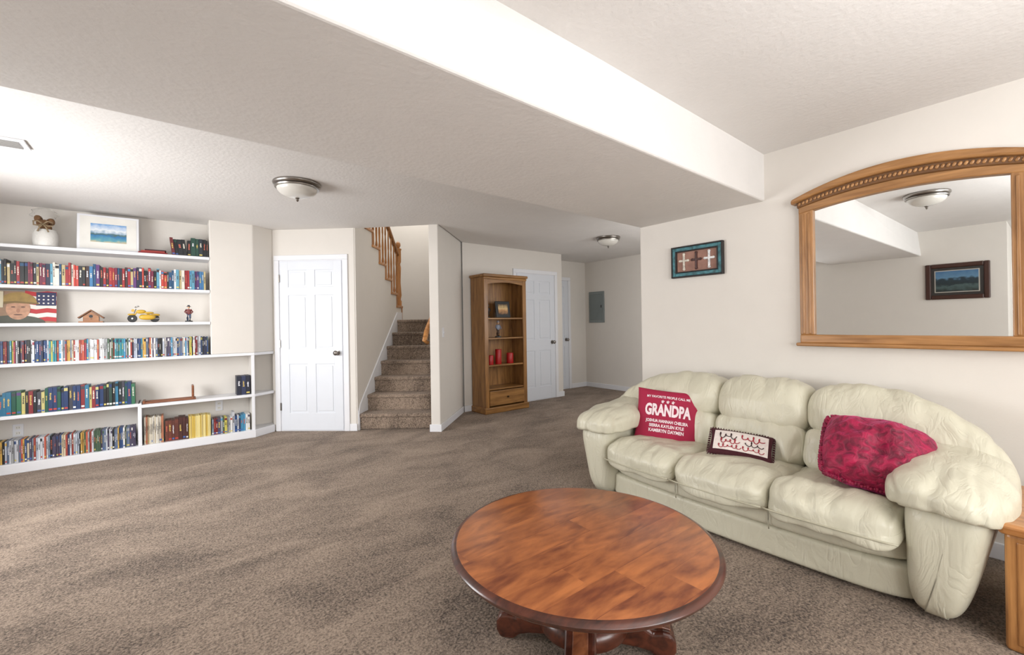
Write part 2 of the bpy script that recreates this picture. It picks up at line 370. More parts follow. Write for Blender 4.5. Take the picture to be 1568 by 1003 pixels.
# ---------------------------------------------------------------- doors
def door(name,M,w=.76,h=2.03,knob='R',hinges=True):
    e=empty(name,M); cw=.06
    for n,a,b2 in (('casing_left',(-cw-.01,-.02,0),(-.01,0,h+.01)),('casing_right',(w+.01,-.02,0),(w+cw+.01,0,h+.01)),('casing_head',(-cw-.01,-.02,h+.01),(w+cw+.01,0,h+.01+cw))):
        box(n,a,b2,M_trim,e,bevel=.005)
    box('jamb',(-.012,-.004,0),(w+.012,.0,h+.012),M_trim,e)
    f=-.016
    box('slab_core',(.004,-.008,.01),(w-.004,-.004,h),M_door,e)
    sw=.105; mid=.1
    rails=[(0.01,.22),(.80,.98),(1.62,1.72),(h-.11,h)]
    box('stile_left',(.004,f,.01),(sw,-.006,h),M_door,e,bevel=.005)
    box('stile_right',(w-sw,f,.01),(w-.004,-.006,h),M_door,e,bevel=.005)
    for i,(r0,r1) in enumerate(rails): box('rail_%d'%i,(sw-.006,f+.0003,r0),(w-sw+.006,-.006,r1),M_door,e,bevel=.005)
    for i in range(3):
        z0=rails[i][1]; z1=rails[i+1][0]
        box('mullion_%d'%i,(w/2-mid/2,f+.0006,z0-.006),(w/2+mid/2,-.006,z1+.006),M_door,e,bevel=.005)
        for (x0,x1) in ((sw,w/2-mid/2),(w/2+mid/2,w-sw)):
            g=.022
            box('panel',(x0+g,f+.002,z0+g),(x1-g,-.006,z1-g),M_door,e,bevel=.008,seg=2)
    kx=w-.065 if knob=='R' else .065
    R=Matrix.Rotation(math.radians(90),3,'X')
    lathe('knob',[(.032,0),(.032,.006),(.012,.01),(.012,.035),(.026,.042),(.030,.055),(.022,.068),(.002,.072)],M_nickel,e,loc=(kx,f,.93),seg=20,rot=R)
    if hinges:
        for z in (.25,1.0,1.78): box('hinge',(-.012,-.024,z),(.002,-.014,z+.09),M_nickel,e)
    return e
o=dw(.095); door('door_1',frame(o,dn),w=.76)
door('door_2',frame((4.24,5.27,0),(1,0,0)),w=.80)
door('door_3',frame((5.28,5.8,0),(1,0,0)),w=.62,hinges=False)

def plate(name,M,sw=False):
    e=empty(name,M); box('plate',(-.035,-.006,-.057),(.035,0,.057),M_trim,e,bevel=.003)
    if sw: box('toggle',(-.006,-.016,-.012),(.006,-.006,.012),M_trim,e,bevel=.002)
    else:
        for z in (-.025,.025): box('socket',(-.016,-.008,z-.014),(.016,-.006,z+.014),M_paper,e,bevel=.002); box('slot_a',(-.008,-.009,z-.004),(-.006,-.008,z+.006),M_black,e); box('slot_b',(.006,-.009,z-.004),(.008,-.008,z+.006),M_black,e)
plate('light_switch',frame((cB[0]+.16*k,cB[1]+.16*k,1.15),(k,k,0)),True)
plate('electrical_outlet',frame((-1.12,YB,.33),(1,0,0)))
plate('electrical_outlet',frame((.42,YB,.36),(1,0,0)))

ep=empty('electrical_panel',frame((6.4,5.69,1.24),(0,-1,0)))
box('panel_box',(0,-.02,0),(.37,0,.59),M_grey,ep,bevel=.004)
box('panel_door',(.035,-.028,.05),(.335,-.018,.54),pmat('panel_grey2',(120,129,129),.5),ep,bevel=.004)
box('latch',(.3,-.034,.28),(.32,-.026,.33),M_black,ep)

def dome(name,x,y,R=.17):
    e=empty(name,Matrix.Translation((x,y,ZC)))
    lathe('pan',[(R*.98,0),(R,-.008),(R*.98,-.02),(R*.9,-.03),(R*.86,-.035)],M_nickel,e,seg=40)
    lathe('ring',[(R*.88,-.033),(R*.93,-.037),(R*.91,-.046),(R*.8,-.05)],M_nickel,e,seg=40)
    pr=[(R*.84*math.cos(a),-.045-.075*math.sin(a)) for a in [i*math.pi/2/8 for i in range(8)]]+[(.004,-.12)]
    lathe('glass_bowl',pr,M_glass,e,seg=40)
    lathe('finial',[(.014,-.116),(.016,-.124),(.008,-.13),(.011,-.14),(.003,-.15)],M_nickel,e,seg=16)
dome('ceiling_light',.82,3.84,.18); dome('ceiling_light',4.74,3.86,.165); dome('ceiling_light',.95,.79,.17)
ve=empty('ceiling_vent',Matrix.Translation((-.87,4.0,ZC)))
box('vent_frame',(-.18,-.09,-.012),(.18,.09,0),M_trim,ve,bevel=.004)
for i in range(8): box('louvre',(-.15,-.06+i*.016,-.018),(.15,-.052+i*.016,-.010),pmat('vent_grey',(150,148,145)) if i==0 else bpy.data.materials['vent_grey'],ve)

# ---------------------------------------------------------------- built-in bookshelf
bs=empty('built_in_bookshelf')
T=.03
def shelf(n,x0,x1,z): box(n,(x0,YS,z-T),(x1,YB,z),M_trim,bs,bevel=.004)
XB=.335; XC=.74
for i,z in enumerate((2.01,1.655,1.315)): shelf('shelf_%d'%i,XL,XB,z)
prism('shelf_counter',[(XL,YS),(XC,YS),(P1[0]-.005,P1[1]-.02),(P1[0],YB),(XL,YB)],.96-T,.96,M_trim,bs,bevel=.004)
shelf('shelf_low_left',XL,-.255,.505)
prism('shelf_low_right',[(-.255,YS),(XC,YS),(P1[0]-.005,P1[1]-.02),(P1[0],YB),(-.255,YB)],.49-T,.49,M_trim,bs,bevel=.004)
prism('shelf_bottom',[(XL,YS-.01),(XC,YS-.01),(P1[0]-.005,P1[1]-.03),(P1[0],YB),(XL,YB)],0,.085,M_trim,bs,bevel=.004)
box('divider',(-.27,YS+.002,.085),(-.24,YB,.505),M_trim,bs,bevel=.003)
box('post',(XC-.03,YS+.002,.085),(XC,YS+.03,.93),M_trim,bs,bevel=.003)
box('divider_right',(XC-.03,YS+.03,.085),(XC-.005,YB,.93),M_wall,bs)
prism('upper_box',[(XB,YS+.004),(XC,YS+.004),(P1[0]-.002,P1[1]-.01),(P1[0]+.02,YB),(XB,YB)],.96,ZC+.02,M_wall,bs,bevel=.01,seg=3)

PAL_A=[(28,34,62),(150,34,40),(28,74,112),(220,214,202),(18,20,22),(62,118,165),(188,62,50),(185,168,122),(48,98,82),(112,30,60),(228,228,228),(32,36,42),(34,60,120),(20,22,30),(15,15,18),(90,150,175),(90,50,110),(60,40,40),(200,130,60)]
PAL_D=[(20,22,28),(38,50,84),(225,223,218),(175,182,195),(95,110,135),(150,60,50),(66,88,68),(205,190,162),(44,72,118),(125,138,152),(185,85,62),(72,66,90),(208,212,218),(156,158,160),(190,192,198),(200,160,80)]
PAL_G=[(32,62,54),(46,104,74),(28,52,96),(128,36,42),(42,108,140),(15,28,30),(192,182,118),(60,60,70),(24,80,64),(22,24,28),(90,60,120)]
PAL_B=[(92,44,34),(70,32,26),(104,52,38),(78,38,32)]
PAL_Y=[(226,198,100),(230,208,130),(218,186,84),(234,218,152)]
PAL_W=[(215,205,182),(226,220,204),(198,184,158),(180,118,90),(228,224,214)]
PAL_R=[(26,62,112),(44,130,142),(196,186,84),(118,24,30),(25,32,62),(220,220,220),(150,46,66),(66,138,176),(15,15,20)]
def books(name,x0,x1,z,hr,wr,pal,yf=YS+.03,dep=.15,hfun=None,lean_end=False,labels=True):
    vs=[];fs=[];cols=[]
    def bx(a,b,c,sh=0):
        n=len(vs); xa,ya,za=a; xb,yb,zb=b
        for (x,y,zq) in ((xa,ya,za),(xb,ya,za),(xb,yb,za),(xa,yb,za),(xa,ya,zb),(xb,ya,zb),(xb,yb,zb),(xa,yb,zb)):
            vs.append((x+sh*(zq-z),y,zq))
        for f in BF:
            fs.append(tuple(n+i for i in f)); cols.append(c)
    x=x0; hcur=random.uniform(*hr); pcur=random.choice(pal)
    while x<x1-.008:
        w=random.uniform(*wr); w=min(w,x1-x)
        if random.random()<.45: hcur=random.uniform(*hr)
        if random.random()<.8: pcur=random.choice(pal)
        h=hcur+random.uniform(-.003,.003)
        if hfun: h*=hfun((x-x0)/(x1-x0))
        c=lin(pcur); y=yf+random.uniform(-.004,.012)
        sh=-.12 if (lean_end and x<x0+.12) else 0
        bx((x,y,z+.0005),(x+w-.0015,y+dep,z+h),c,sh)
        if labels:
            lt=sum(pcur)>380
            lc=lin((40,35,45)) if lt else lin(random.choice([(225,220,205),(205,178,95),(222,222,228),(200,100,80)]))
            r=random.random()
            z1=z+h*random.uniform(.35,.55); z2=z+h*random.uniform(.65,.85)
            if r<.8:
                zq=z1
                while zq<z2:
                    zn=zq+random.uniform(.006,.016)
                    bx((x+w*random.uniform(.26,.36),y-.0012,zq),(x+w*random.uniform(.58,.70),y,min(zn,z2)),lc,sh); zq=zn+.004
            if r>.45: bx((x+w*.1,y-.001,z+h*.07),(x+w*.85,y,z+h*.14),lin(random.choice([(220,220,215),(180,62,52),(66,98,165),(210,190,100)])),sh)
            if r>.75: bx((x+w*.05,y-.001,z+h*.82),(x+w*.9,y,z+h*.95),lin(random.choice(pal)),sh)
        x+=w
    me=bpy.data.meshes.new(name); me.from_pydata(vs,[],fs); me.update()
    ca=me.color_attributes.new('Col','FLOAT_COLOR','CORNER')
    for pi,p in enumerate(me.polygons):
        for q in p.loop_indices: ca.data[q].color=cols[pi]
    me.materials.append(M_vcol)
    o=bpy.data.objects.new(name,me); COL.objects.link(o); return o
books('row_of_books',-1.48,.30,1.655,(.175,.21),(.013,.028),PAL_A,hfun=lambda t:1.12-.16*t)
books('row_of_books',0.02,.325,2.01,(.15,.2),(.022,.04),[(20,25,30),(30,70,58),(100,25,30),(30,40,50),(18,20,24)],lean_end=True)
books('row_of_dvds',-1.48,.32,.96,(.190,.200),(.010,.016),PAL_D+PAL_R)
books('row_of_books',-1.48,-.29,.505,(.17,.21),(.018,.032),PAL_G,hfun=lambda t:.95+.17*t)
books('row_of_dvds',-1.48,-.29,.085,(.190,.200),(.010,.015),PAL_D)
books('row_of_magazines',-.225,-.065,.085,(.26,.275),(.006,.012),PAL_W)
books('row_of_books',-.06,.13,.085,(.21,.235),(.022,.034),PAL_B)
books('row_of_magazines',.135,.33,.085,(.225,.235),(.008,.012),PAL_Y,labels=False)
books('row_of_books',.335,.69,.085,(.15,.225),(.014,.028),PAL_R+PAL_D)
books('row_of_books',.57,.70,.49,(.2,.215),(.035,.045),[(28,34,60),(40,48,80),(22,26,46)])
sb=empty('stack_of_books')
box('book_a',(-.25,YS+.05,2.0105),(-.02,YS+.2,2.03),pmat('bk_red',(140,30,35)),sb,bevel=.002)
box('book_b',(-.23,YS+.06,2.03),(-.04,YS+.19,2.045),pmat('bk_red2',(165,58,50)),sb,bevel=.002)
box('book_c',(-.2,YS+.06,2.045),(-.03,YS+.18,2.058),pmat('bk_dk',(60,25,30)),sb,bevel=.002)

def paint_mat(name,stops,nscale=6,namp=.15,axis='Z'):
    m,nt,b=newmat(name); L=nt.links; b.inputs['Roughness'].default_value=.5
    tc=N(nt,'ShaderNodeTexCoord'); sx=N(nt,'ShaderNodeSeparateXYZ'); L.new(tc.outputs['Generated'],sx.inputs[0])
    n=N(nt,'ShaderNodeTexNoise'); n.inputs['Scale'].default_value=nscale; n.inputs['Detail'].default_value=5; L.new(tc.outputs['Generated'],n.inputs['Vector'])
    ma=N(nt,'ShaderNodeMath',operation='MULTIPLY_ADD'); L.new(n.outputs['Fac'],ma.inputs[0]); ma.inputs[1].default_value=namp; L.new(sx.outputs[axis],ma.inputs[2])
    sb_=N(nt,'ShaderNodeMath',operation='SUBTRACT'); L.new(ma.outputs[0],sb_.inputs[0]); sb_.inputs[1].default_value=namp/2
    r=N(nt,'ShaderNodeValToRGB'); cr=r.color_ramp
    cr.elements[0].position=stops[0][0]; cr.elements[0].color=lin(stops[0][1]); cr.elements[1].position=stops[-1][0]; cr.elements[1].color=lin(stops[-1][1])
    for p,c in stops[1:-1]: q=cr.elements.new(p); q.color=lin(c)
    L.new(sb_.outputs[0],r.inputs['Fac']); L.new(r.outputs['Color'],b.inputs['Base Color']); return m
M_sea=paint_mat('seascape_print',[(0,(190,180,150)),(.12,(100,160,170)),(.35,(50,115,170)),(.45,(80,105,90)),(.52,(130,160,185)),(.66,(228,233,238)),(1,(100,155,210))],5,.45)
tilt=Matrix.Rotation(math.radians(-9),4,'X')
fp=empty('framed_seascape_print',Matrix.Translation((-.47,YS+.1,2.012))@tilt)
box('frame',(-.225,-.01,0),(.225,.01,.36),M_trim,fp,bevel=.004)
box('mat_board',(-.205,-.012,.02),(.205,-.009,.34),M_paper,fp)
box('print',(-.13,-.014,.085),(.13,-.0115,.27),M_sea,fp)

jr=empty('decorative_jar',Matrix.Translation((-.9,YS+.11,2.011)))
lathe('jar',[(.065,0),(.08,.01),(.084,.06),(.084,.12),(.074,.15),(.07,.16),(.062,.16),(.06,.14)],pmat('ceramic_white',(222,220,215),.3,bump=.3,bscale=70),jr)
for i in range(14):
    a=i*2.4; r=.045*math.sqrt((i%5+1)/5)
    superbox('pinecone',(r*math.cos(a),r*math.sin(a),.18+.02*(i%5)),(.026,.026,.032),2.2,pmat('dried_brown',(120,88,60),.9,var=.3,vscale=40) if i==0 else bpy.data.materials['dried_brown'],jr,n=4)
M_burlap=pmat('burlap',(150,130,102),.9,bump=.4,bscale=200)
for s in (-1,1):
    tube('bow_loop',[(0,-.08,.2),(s*.03,-.1,.225),(s*.06,-.09,.22),(s*.06,-.08,.19),(s*.03,-.085,.185),(0,-.08,.2)],.007,M_burlap,jr,seg=6)
    tube('bow_tail',[(0,-.085,.2),(s*.02,-.095,.17),(s*.035,-.092,.13)],.006,M_burlap,jr,seg=6)
M_cello,nt,b=newmat('cellophane'); b.inputs['Transmission Weight'].default_value=1; b.inputs['Roughness'].default_value=.1; b.inputs['IOR'].default_value=1.1; b.inputs['Alpha'].default_value=.35
def cel(v,u):
    q=1+.25*math.sin(u.x*9+u.z*6)+.15*math.cos(u.y*11); return Vector((v.x*q,v.y*q,v.z))
superbox('cellophane_top',(0,0,.31),(.085,.06,.05),2.5,M_cello,jr,deform=cel,n=6)

po=empty('soldier_poster',Matrix.Translation((-1.10,YS+.13,1.317))@Matrix.Rotation(math.radians(-7),4,'X'))
box('board',(-.26,-.004,0),(.26,.004,.29),pmat('poster_bg',(150,120,95),.5,var=.15,vscale=9),po)
def disc(name,cx,cz,rx,rz,y,mat,parent,a0=0,a1=360,n=28):
    pts=[(cx+rx*math.cos(math.radians(a0+(a1-a0)*i/n)),y,cz+rz*math.sin(math.radians(a0+(a1-a0)*i/n))) for i in range(n+(0 if a1-a0==360 else 1))]
    return extr(name,pts,(0,-.001,0),mat,parent)
Mst=pmat('flag_red',(175,35,40)); Msw=pmat('flag_white',(225,218,210)); Mnv=pmat('flag_navy',(35,40,80))
for i in range(7):
    z0=.01+i*.04
    extr('stripe',[(.06,-.0045,z0+.01),(.13,-.0045,z0-.005),(.2,-.0045,z0+.008),(.26,-.0045,z0),(.26,-.0045,z0+.038),(.2,-.0045,z0+.046),(.13,-.0045,z0+.033),(.06,-.0045,z0+.048)],(0,-.0015,0),Mst if i%2==0 else Msw,po)
box('canton',(.13,-.0072,.16),(.258,-.006,.284),Mnv,po)
for i in range(3):
    for j in range(4): disc('star',.147+j*.03,.182+i*.034,.007,.007,-.0072,Msw,po,n=8)
disc('shoulders',.0,.0,.19,.07,-.0075,pmat('uniform',(70,72,60)),po,0,180)
disc('face',.02,.13,.075,.10,-.0085,pmat('face_tan',(180,136,108),var=.25,vscale=30),po)
disc('helmet',.02,.185,.115,.095,-.0095,pmat('helmet_mustard',(150,122,62),var=.25,vscale=20),po,0,180)
extr('helmet_brim',[(-.11,-.0095,.165),(.0,-.0095,.182),(.15,-.0095,.17),(.145,-.0095,.185),(.0,-.0095,.2),(-.1,-.0095,.188)],(0,-.002,0),pmat('helmet_brim',(118,94,46)),po)
Mfeat=pmat('face_features',(96,66,52))  # printed eye and mouth colour
disc('eye_l',-.01,.145,.014,.006,-.0105,Mfeat,po,n=10); disc('eye_r',.05,.145,.014,.006,-.0105,Mfeat,po,n=10)
disc('mouth',.02,.075,.028,.006,-.0105,Mfeat,po,n=12); disc('nose',.02,.112,.011,.02,-.0105,pmat('nose_t',(160,114,90)),po,n=12)
box('note',(-.24,-.012,.14),(-.07,-.0105,.285),pmat('note_paper',(205,196,170)),po)

bh=empty('birdhouse',Matrix.Translation((-.6,YS+.09,1.3155)))
Mbw=wood('birdhouse_wood',(170,115,70),(126,80,45),'X')
box('base',(-.085,-.05,0),(.085,.05,.012),Mbw,bh,bevel=.002)
extr('body',[(-.055,-.035,.012),(.055,-.035,.012),(.055,-.035,.06),(0,-.035,.105),(-.055,-.035,.06)],(0,.07,0),Mbw,bh)
Mdkw=pmat('roof_dark',(120,78,48),.6)
extr('roof_l',[(-.085,-.05,.04),(0,-.05,.112),(0,-.05,.124),(-.092,-.05,.048)],(0,.1,0),Mdkw,bh); extr('roof_r',[(.085,-.05,.04),(0,-.05,.112),(0,-.05,.124),(.092,-.05,.048)],(0,.1,0),Mdkw,bh)
disc('hole',0,.06,.014,.014,-.0352,M_black,bh,n=16); tube('perch',[(0,-.035,.035),(0,-.055,.035)],.003,Mdkw,bh,seg=6)

mc=empty('toy_motorcycle',Matrix.Translation((-.22,YS+.09,1.3155))@Matrix.Scale(1.12,4))
My=pmat('toy_yellow',(200,160,50),.35); Mch=pmat('chrome',(190,190,190),.2,1)
RX=Matrix.Rotation(math.radians(90),3,'X')
for x,r in ((-.075,.034),(.08,.034)):
    lathe('tyre',[(r-.012,-.010),(r-.003,-.011),(r,-.005),(r,.005),(r-.003,.011),(r-.012,.010)],M_black,mc,loc=(x,0,r),seg=24,rot=RX)
    lathe('rim',[(r-.013,-.007),(r-.013,.007)],My,mc,loc=(x,0,r),seg=24,rot=RX)
    lathe('hub',[(.006,-.014),(.006,.014)],Mch,mc,loc=(x,0,r),seg=12,rot=RX)
tube('frame',[(-.075,0,.034),(-.045,0,.09),(.02,0,.085),(.08,0,.034)],.006,My,mc); tube('fork',[(-.078,.012,.034),(-.05,.012,.12)],.004,Mch,mc)
tube('handlebar',[(-.03,-.04,.145),(-.055,-.02,.135),(-.055,.02,.135),(-.03,.04,.145)],.004,Mch,mc)
superbox('tank',(-.015,0,.095),(.035,.018,.018),2.5,My,mc,n=5); superbox('seat',(.04,0,.085),(.035,.018,.010),2.5,My,mc,n=5)
superbox('engine',(0,0,.05),(.026,.018,.022),3,Mch,mc,n=5); tube('exhaust',[(-.01,-.018,.035),(.05,-.022,.03),(.115,-.022,.035)],.006,Mch,mc)
superbox('rear_fender',(.085,0,.066),(.034,.013,.012),2.2,My,mc,n=5); superbox('front_fender',(-.08,0,.07),(.028,.013,.009),2.2,My,mc,n=5)
disc('headlight',-.07,.105,.012,.012,-.01,My,mc,n=14); superbox('sidecar',(.03,-.045,.045),(.06,.025,.025),2.4,My,mc,n=5)

def figurine(name,loc,h,cb,cp,chead=(200,160,130),hat=(60,60,65)):
    e=empty(name,Matrix.Translation(loc)); s=h/.16
    lathe('base',[(.03*s,0),(.03*s,.008*s),(.026*s,.012*s)],pmat(name+'_base',(60,60,60)),e,seg=20)
    m1=pmat(name+'_coat',cb,.5); m2=pmat(name+'_trousers',cp,.5); mh=pmat(name+'_skin',chead,.5)
    for sx in (-1,1):
        tube('leg',[(sx*.008*s,0,.012*s),(sx*.010*s,0,.04*s),(sx*.008*s,0,.075*s)],[.007*s,.008*s,.010*s],m2,e,seg=8)
        tube('arm',[(sx*.016*s,0,.118*s),(sx*.03*s,-.004*s,.095*s),(sx*.018*s,-.02*s,.08*s)],[.007*s,.006*s,.005*s],m1,e,seg=8)
    superbox('torso',(0,0,.095*s),(.02*s,.013*s,.028*s),2.6,m1,e,n=5)
    superbox('head',(0,-.001*s,.138*s),(.010*s,.011*s,.013*s),2.1,mh,e,n=5)
    lathe('hat',[(.018*s,.144*s),(.018*s,.147*s),(.011*s,.148*s),(.009*s,.158*s),(.002*s,.16*s)],pmat(name+'_hat',hat),e,seg=16)
figurine('soldier_figurine',(.15,YS+.08,1.3155),.18,(120,60,58),(70,84,110))

br=empty('wooden_book_rack',Matrix.Translation((0,YS+.05,.4905)))
Mrk=wood('rack_wood',(150,88,52),(100,55,30),'X')
box('slat_front',(-.23,0,0),(.2,.03,.018),Mrk,br,bevel=.003); box('slat_back',(-.23,.10,0),(.2,.13,.018),Mrk,br,bevel=.003)
box('end_upright',(.165,-.005,0),(.185,.135,.15),Mrk,br,bevel=.008,seg=3); box('end_foot',(-.235,-.005,0),(-.215,.135,.03),Mrk,br,bevel=.003)

# ---------------------------------------------------------------- freestanding oak bookcase
BX0,BX1,BY0,BY1=3.36,4.15,4.92,5.245
bc=empty('oak_bookcase',Matrix.Translation((BX0,BY0,0)))
bw=BX1-BX0; bd=BY1-BY0
box('side_left',(.02,.0,.06),(.045,bd,1.90),M_case,bc,bevel=.004); box('side_right',(bw-.045,0,.06),(bw-.02,bd,1.90),M_case,bc,bevel=.004)
box('stile_left',(.02,-.012,.06),(.085,.008,1.90),M_case,bc,bevel=.004); box('stile_right',(bw-.085,-.012,.06),(bw-.02,.008,1.90),M_case,bc,bevel=.004)
box('back_panel',(.04,bd-.012,.06),(bw-.04,bd,1.9),M_case,bc)
box('crown',(-.005,-.035,1.90),(bw+.005,bd,1.94),M_casex,bc,bevel=.012,seg=3)
box('crown_cove',(.01,-.02,1.865),(bw-.01,.01,1.9),M_casex,bc,bevel=.01)
box('plinth',(0,-.03,0),(bw,bd,.085),M_casex,bc,bevel=.012,seg=3)
pts=[(.085,-.01,1.87)]+[(.085+(bw-.17)*i/12,-.01,1.80+.03*math.sin(math.pi*i/12)) for i in range(13)]+[(bw-.085,-.01,1.87)]
extr('head_rail',pts,(0,.018,0),M_casex,bc)
for i,z in enumerate((.34,.67,1.05,1.33)): box('shelf_%d'%i,(.045,.0,z-.022),(bw-.045,bd-.012,z),M_casex,bc,bevel=.004)
box('drawer_front',(.088,-.022,.105),(bw-.088,.0,.31),M_casex,bc,bevel=.006,seg=3)
superbox('drawer_knob',(bw/2,-.036,.21),(.014,.016,.014),2.2,pmat('bronze',(80,60,40),.3,.8),bc,n=4)
pf=empty('photo_frame',Matrix.Translation((BX0+.42,BY0+.09,1.332))@Matrix.Rotation(math.radians(-8),4,'X'))
box('frame',(-.13,-.012,0),(.13,.004,.24),M_black,pf,bevel=.006)
box('photo',(-.085,-.015,.045),(.085,-.011,.195),paint_mat('portrait_print',[(0,(60,40,30)),(.4,(190,140,90)),(.6,(215,185,130)),(1,(80,60,40))],4,.6),pf)
figurine('dark_figurine',(BX0+.16,BY0+.1,1.3305),.19,(40,38,40),(35,35,38),(60,50,45))
figurine('wizard_figurine',(BX0+.33,BY0+.1,1.0505),.24,(130,135,150),(90,70,60),hat=(140,140,150))
def candle(x,r,h):
    e=empty('red_candle',Matrix.Translation((BX0+x,BY0+.09,.6705)))
    lathe('wax',[(r*.97,0),(r,.004),(r,h-.004),(r*.95,h),(r*.5,h-.006),(.003,h-.007)],M_red,e,seg=28); tube('wick',[(0,0,h-.008),(.002,0,h+.01)],.0015,M_black,e,seg=5)
candle(.18,.045,.13); candle(.32,.045,.21); candle(.53,.05,.15)

# ---------------------------------------------------------------- cross art frame
cf=empty('cross_wall_art',frame((XR,2.015,1.595),(0,-1,0)))
Mtq=pmat('turquoise_distressed',(62,112,120),.6,var=.6,vscale=28); Mrim=pmat('frame_dark',(38,34,34),.6,var=.4,vscale=30)
w_,h_=.43,.255
box('backing',(.01,-.012,.01),(w_-.01,-.002,h_-.01),Mrim,cf)
def frame4(par,w,h,t,y0,mat,x0=0,z0=0,bev=.004):
    box('frame_left',(x0,y0,z0),(x0+t,0,z0+h),mat,par,bevel=bev); box('frame_right',(x0+w-t,y0,z0),(x0+w,0,z0+h),mat,par,bevel=bev)
    box('frame_bottom',(x0+t,y0,z0),(x0+w-t,0,z0+t),mat,par,bevel=bev); box('frame_top',(x0+t,y0,z0+h-t),(x0+w-t,0,z0+h),mat,par,bevel=bev)
frame4(cf,w_,h_,.012,-.034,Mrim); frame4(cf,w_-.024,h_-.024,.026,-.030,Mtq,.012,.012); frame4(cf,w_-.076,h_-.076,.010,-.034,Mrim,.038,.038)
box('inner_board',(.045,-.018,.045),(w_-.045,-.008,h_-.045),pmat('copper_board',(150,112,98),.7,var=.2,vscale=15),cf)
for i,(cx,cc) in enumerate(((.11,(205,198,185)),(.215,(66,34,30)),(.32,(215,215,215)))):
    mm=pmat('cross_%d'%i,cc,.5,var=.3,vscale=60)
    box('cross_v',(cx-.008,-.028,.062),(cx+.008,-.016,.193),mm,cf,bevel=.003); box('cross_h',(cx-.034,-.027,.127),(cx+.034,-.017,.144),mm,cf,bevel=.003)
    for (a,b2) in ((cx,.190),(cx,.066),(cx-.034,.136),(cx+.034,.136)): superbox('cross_tip',(a,-.022,b2),(.013,.007,.011),2,mm,cf,n=4)

# ---------------------------------------------------------------- mirror
mi=empty('arched_wall_mirror',frame((XR,.575,0),(0,-1,0)))
gw=.42; ow=.50
def arcz(x,zc,ze,w): return ze+(zc-ze)*(1-(x/w)**2)
nseg=24
xs=[-gw+2*gw*i/nseg for i in range(nseg+1)]
extr('glass',[(-gw-.01,-.02,1.13),(gw+.01,-.02,1.13)]+[(x*1.02,-.02,arcz(x,1.985,1.935,gw)+.01) for x in reversed(xs)],(0,.005,0),M_mirror,mi)
Mmo=wood('mirror_oak_v',(176,128,78),(134,92,50),'Z'); Mmh=wood('mirror_oak_h',(178,130,80),(136,94,52),'X')
for s in (-1,1):
    x0,x1=sorted((s*gw,s*ow))
    box('side_post',(x0,-.045,1.139),(x1,0,1.965),Mmo,mi,bevel=.006,seg=3)
    xm=(x0+x1)/2
    box('side_bead_a',(xm-.024,-.052,1.145),(xm-.009,-.04,1.93),Mmo,mi,bevel=.005,seg=3)
    box('side_bead_b',(xm+.009,-.052,1.145),(xm+.024,-.04,1.93),Mmo,mi,bevel=.005,seg=3)
box('bottom_rail',(-ow,-.050,1.085),(ow,0,1.14),Mmh,mi,bevel=.008,seg=3)
box('bottom_ledge',(-ow-.02,-.065,1.065),(ow+.02,0,1.087),Mmh,mi,bevel=.008,seg=3)
def arcband(name,w,lo,hi,y0,y1,mat,bev=.006):
    xx=[-w+2*w*i/nseg for i in range(nseg+1)]
    pts=[(x,y0,lo(x)) for x in xx]+[(x,y0,hi(x)) for x in reversed(xx)]
    extr(name,pts,(0,y1-y0,0),mat,mi,bevel=bev)
arcband('arch_inner',ow,lambda x:arcz(x,1.98,1.93,ow),lambda x:arcz(x,2.035,1.975,ow),-.048,0,Mmh)
arcband('arch_rope_bed',ow+.005,lambda x:arcz(x,2.03,1.97,ow),lambda x:arcz(x,2.085,2.01,ow),-.06,0,wood('mirror_oak_dark',(120,82,46),(84,54,28),'X'))
arcband('arch_crown',ow+.035,lambda x:arcz(x,2.08,2.005,ow),lambda x:arcz(x,2.135,2.04,ow),-.085,0,Mmh,.012)
for i in range(46):
    x=-ow+.012+(2*ow-.024)*i/45
    superbox('rope_bead',(x,-.062,arcz(x,2.057,1.99,ow)),(.009,.008,.014),2,Mmo,mi,n=3,rot=Matrix.Rotation(.5,3,'Y'))

M_land=paint_mat('landscape_painting',[(0,(20,30,30)),(.25,(70,90,90)),(.35,(25,40,45)),(.6,(28,46,56)),(.7,(90,130,160)),(1,(60,100,140))],5,.5)
lp=empty('framed_landscape_painting',frame((XL,.56,1.475),(0,1,0)))
Mdf=pmat('dark_mahogany',(62,32,22),.35)
frame4(lp,.595,.47,.055,-.03,Mdf,bev=.01)
box('mat_board',(.05,-.015,.05),(.545,-.005,.42),pmat('mat_dark',(45,42,40)),lp); box('fillet',(.09,-.018,.09),(.505,-.012,.38),pmat('fillet',(190,185,175)),lp); box('painting',(.1,-.02,.1),(.495,-.017,.37),M_land,lp)
sh=empty('wall_shelf_bracket',frame((-2.4,.1,1.15),(0,1,0)))
box('shelf_board',(-.2,-.18,.1),(.2,0,.125),M_black,sh,bevel=.004); extr('bracket',[(0,0,0),(0,-.12,.1),(0,0,.1)],(.02,0,0),M_black,sh)

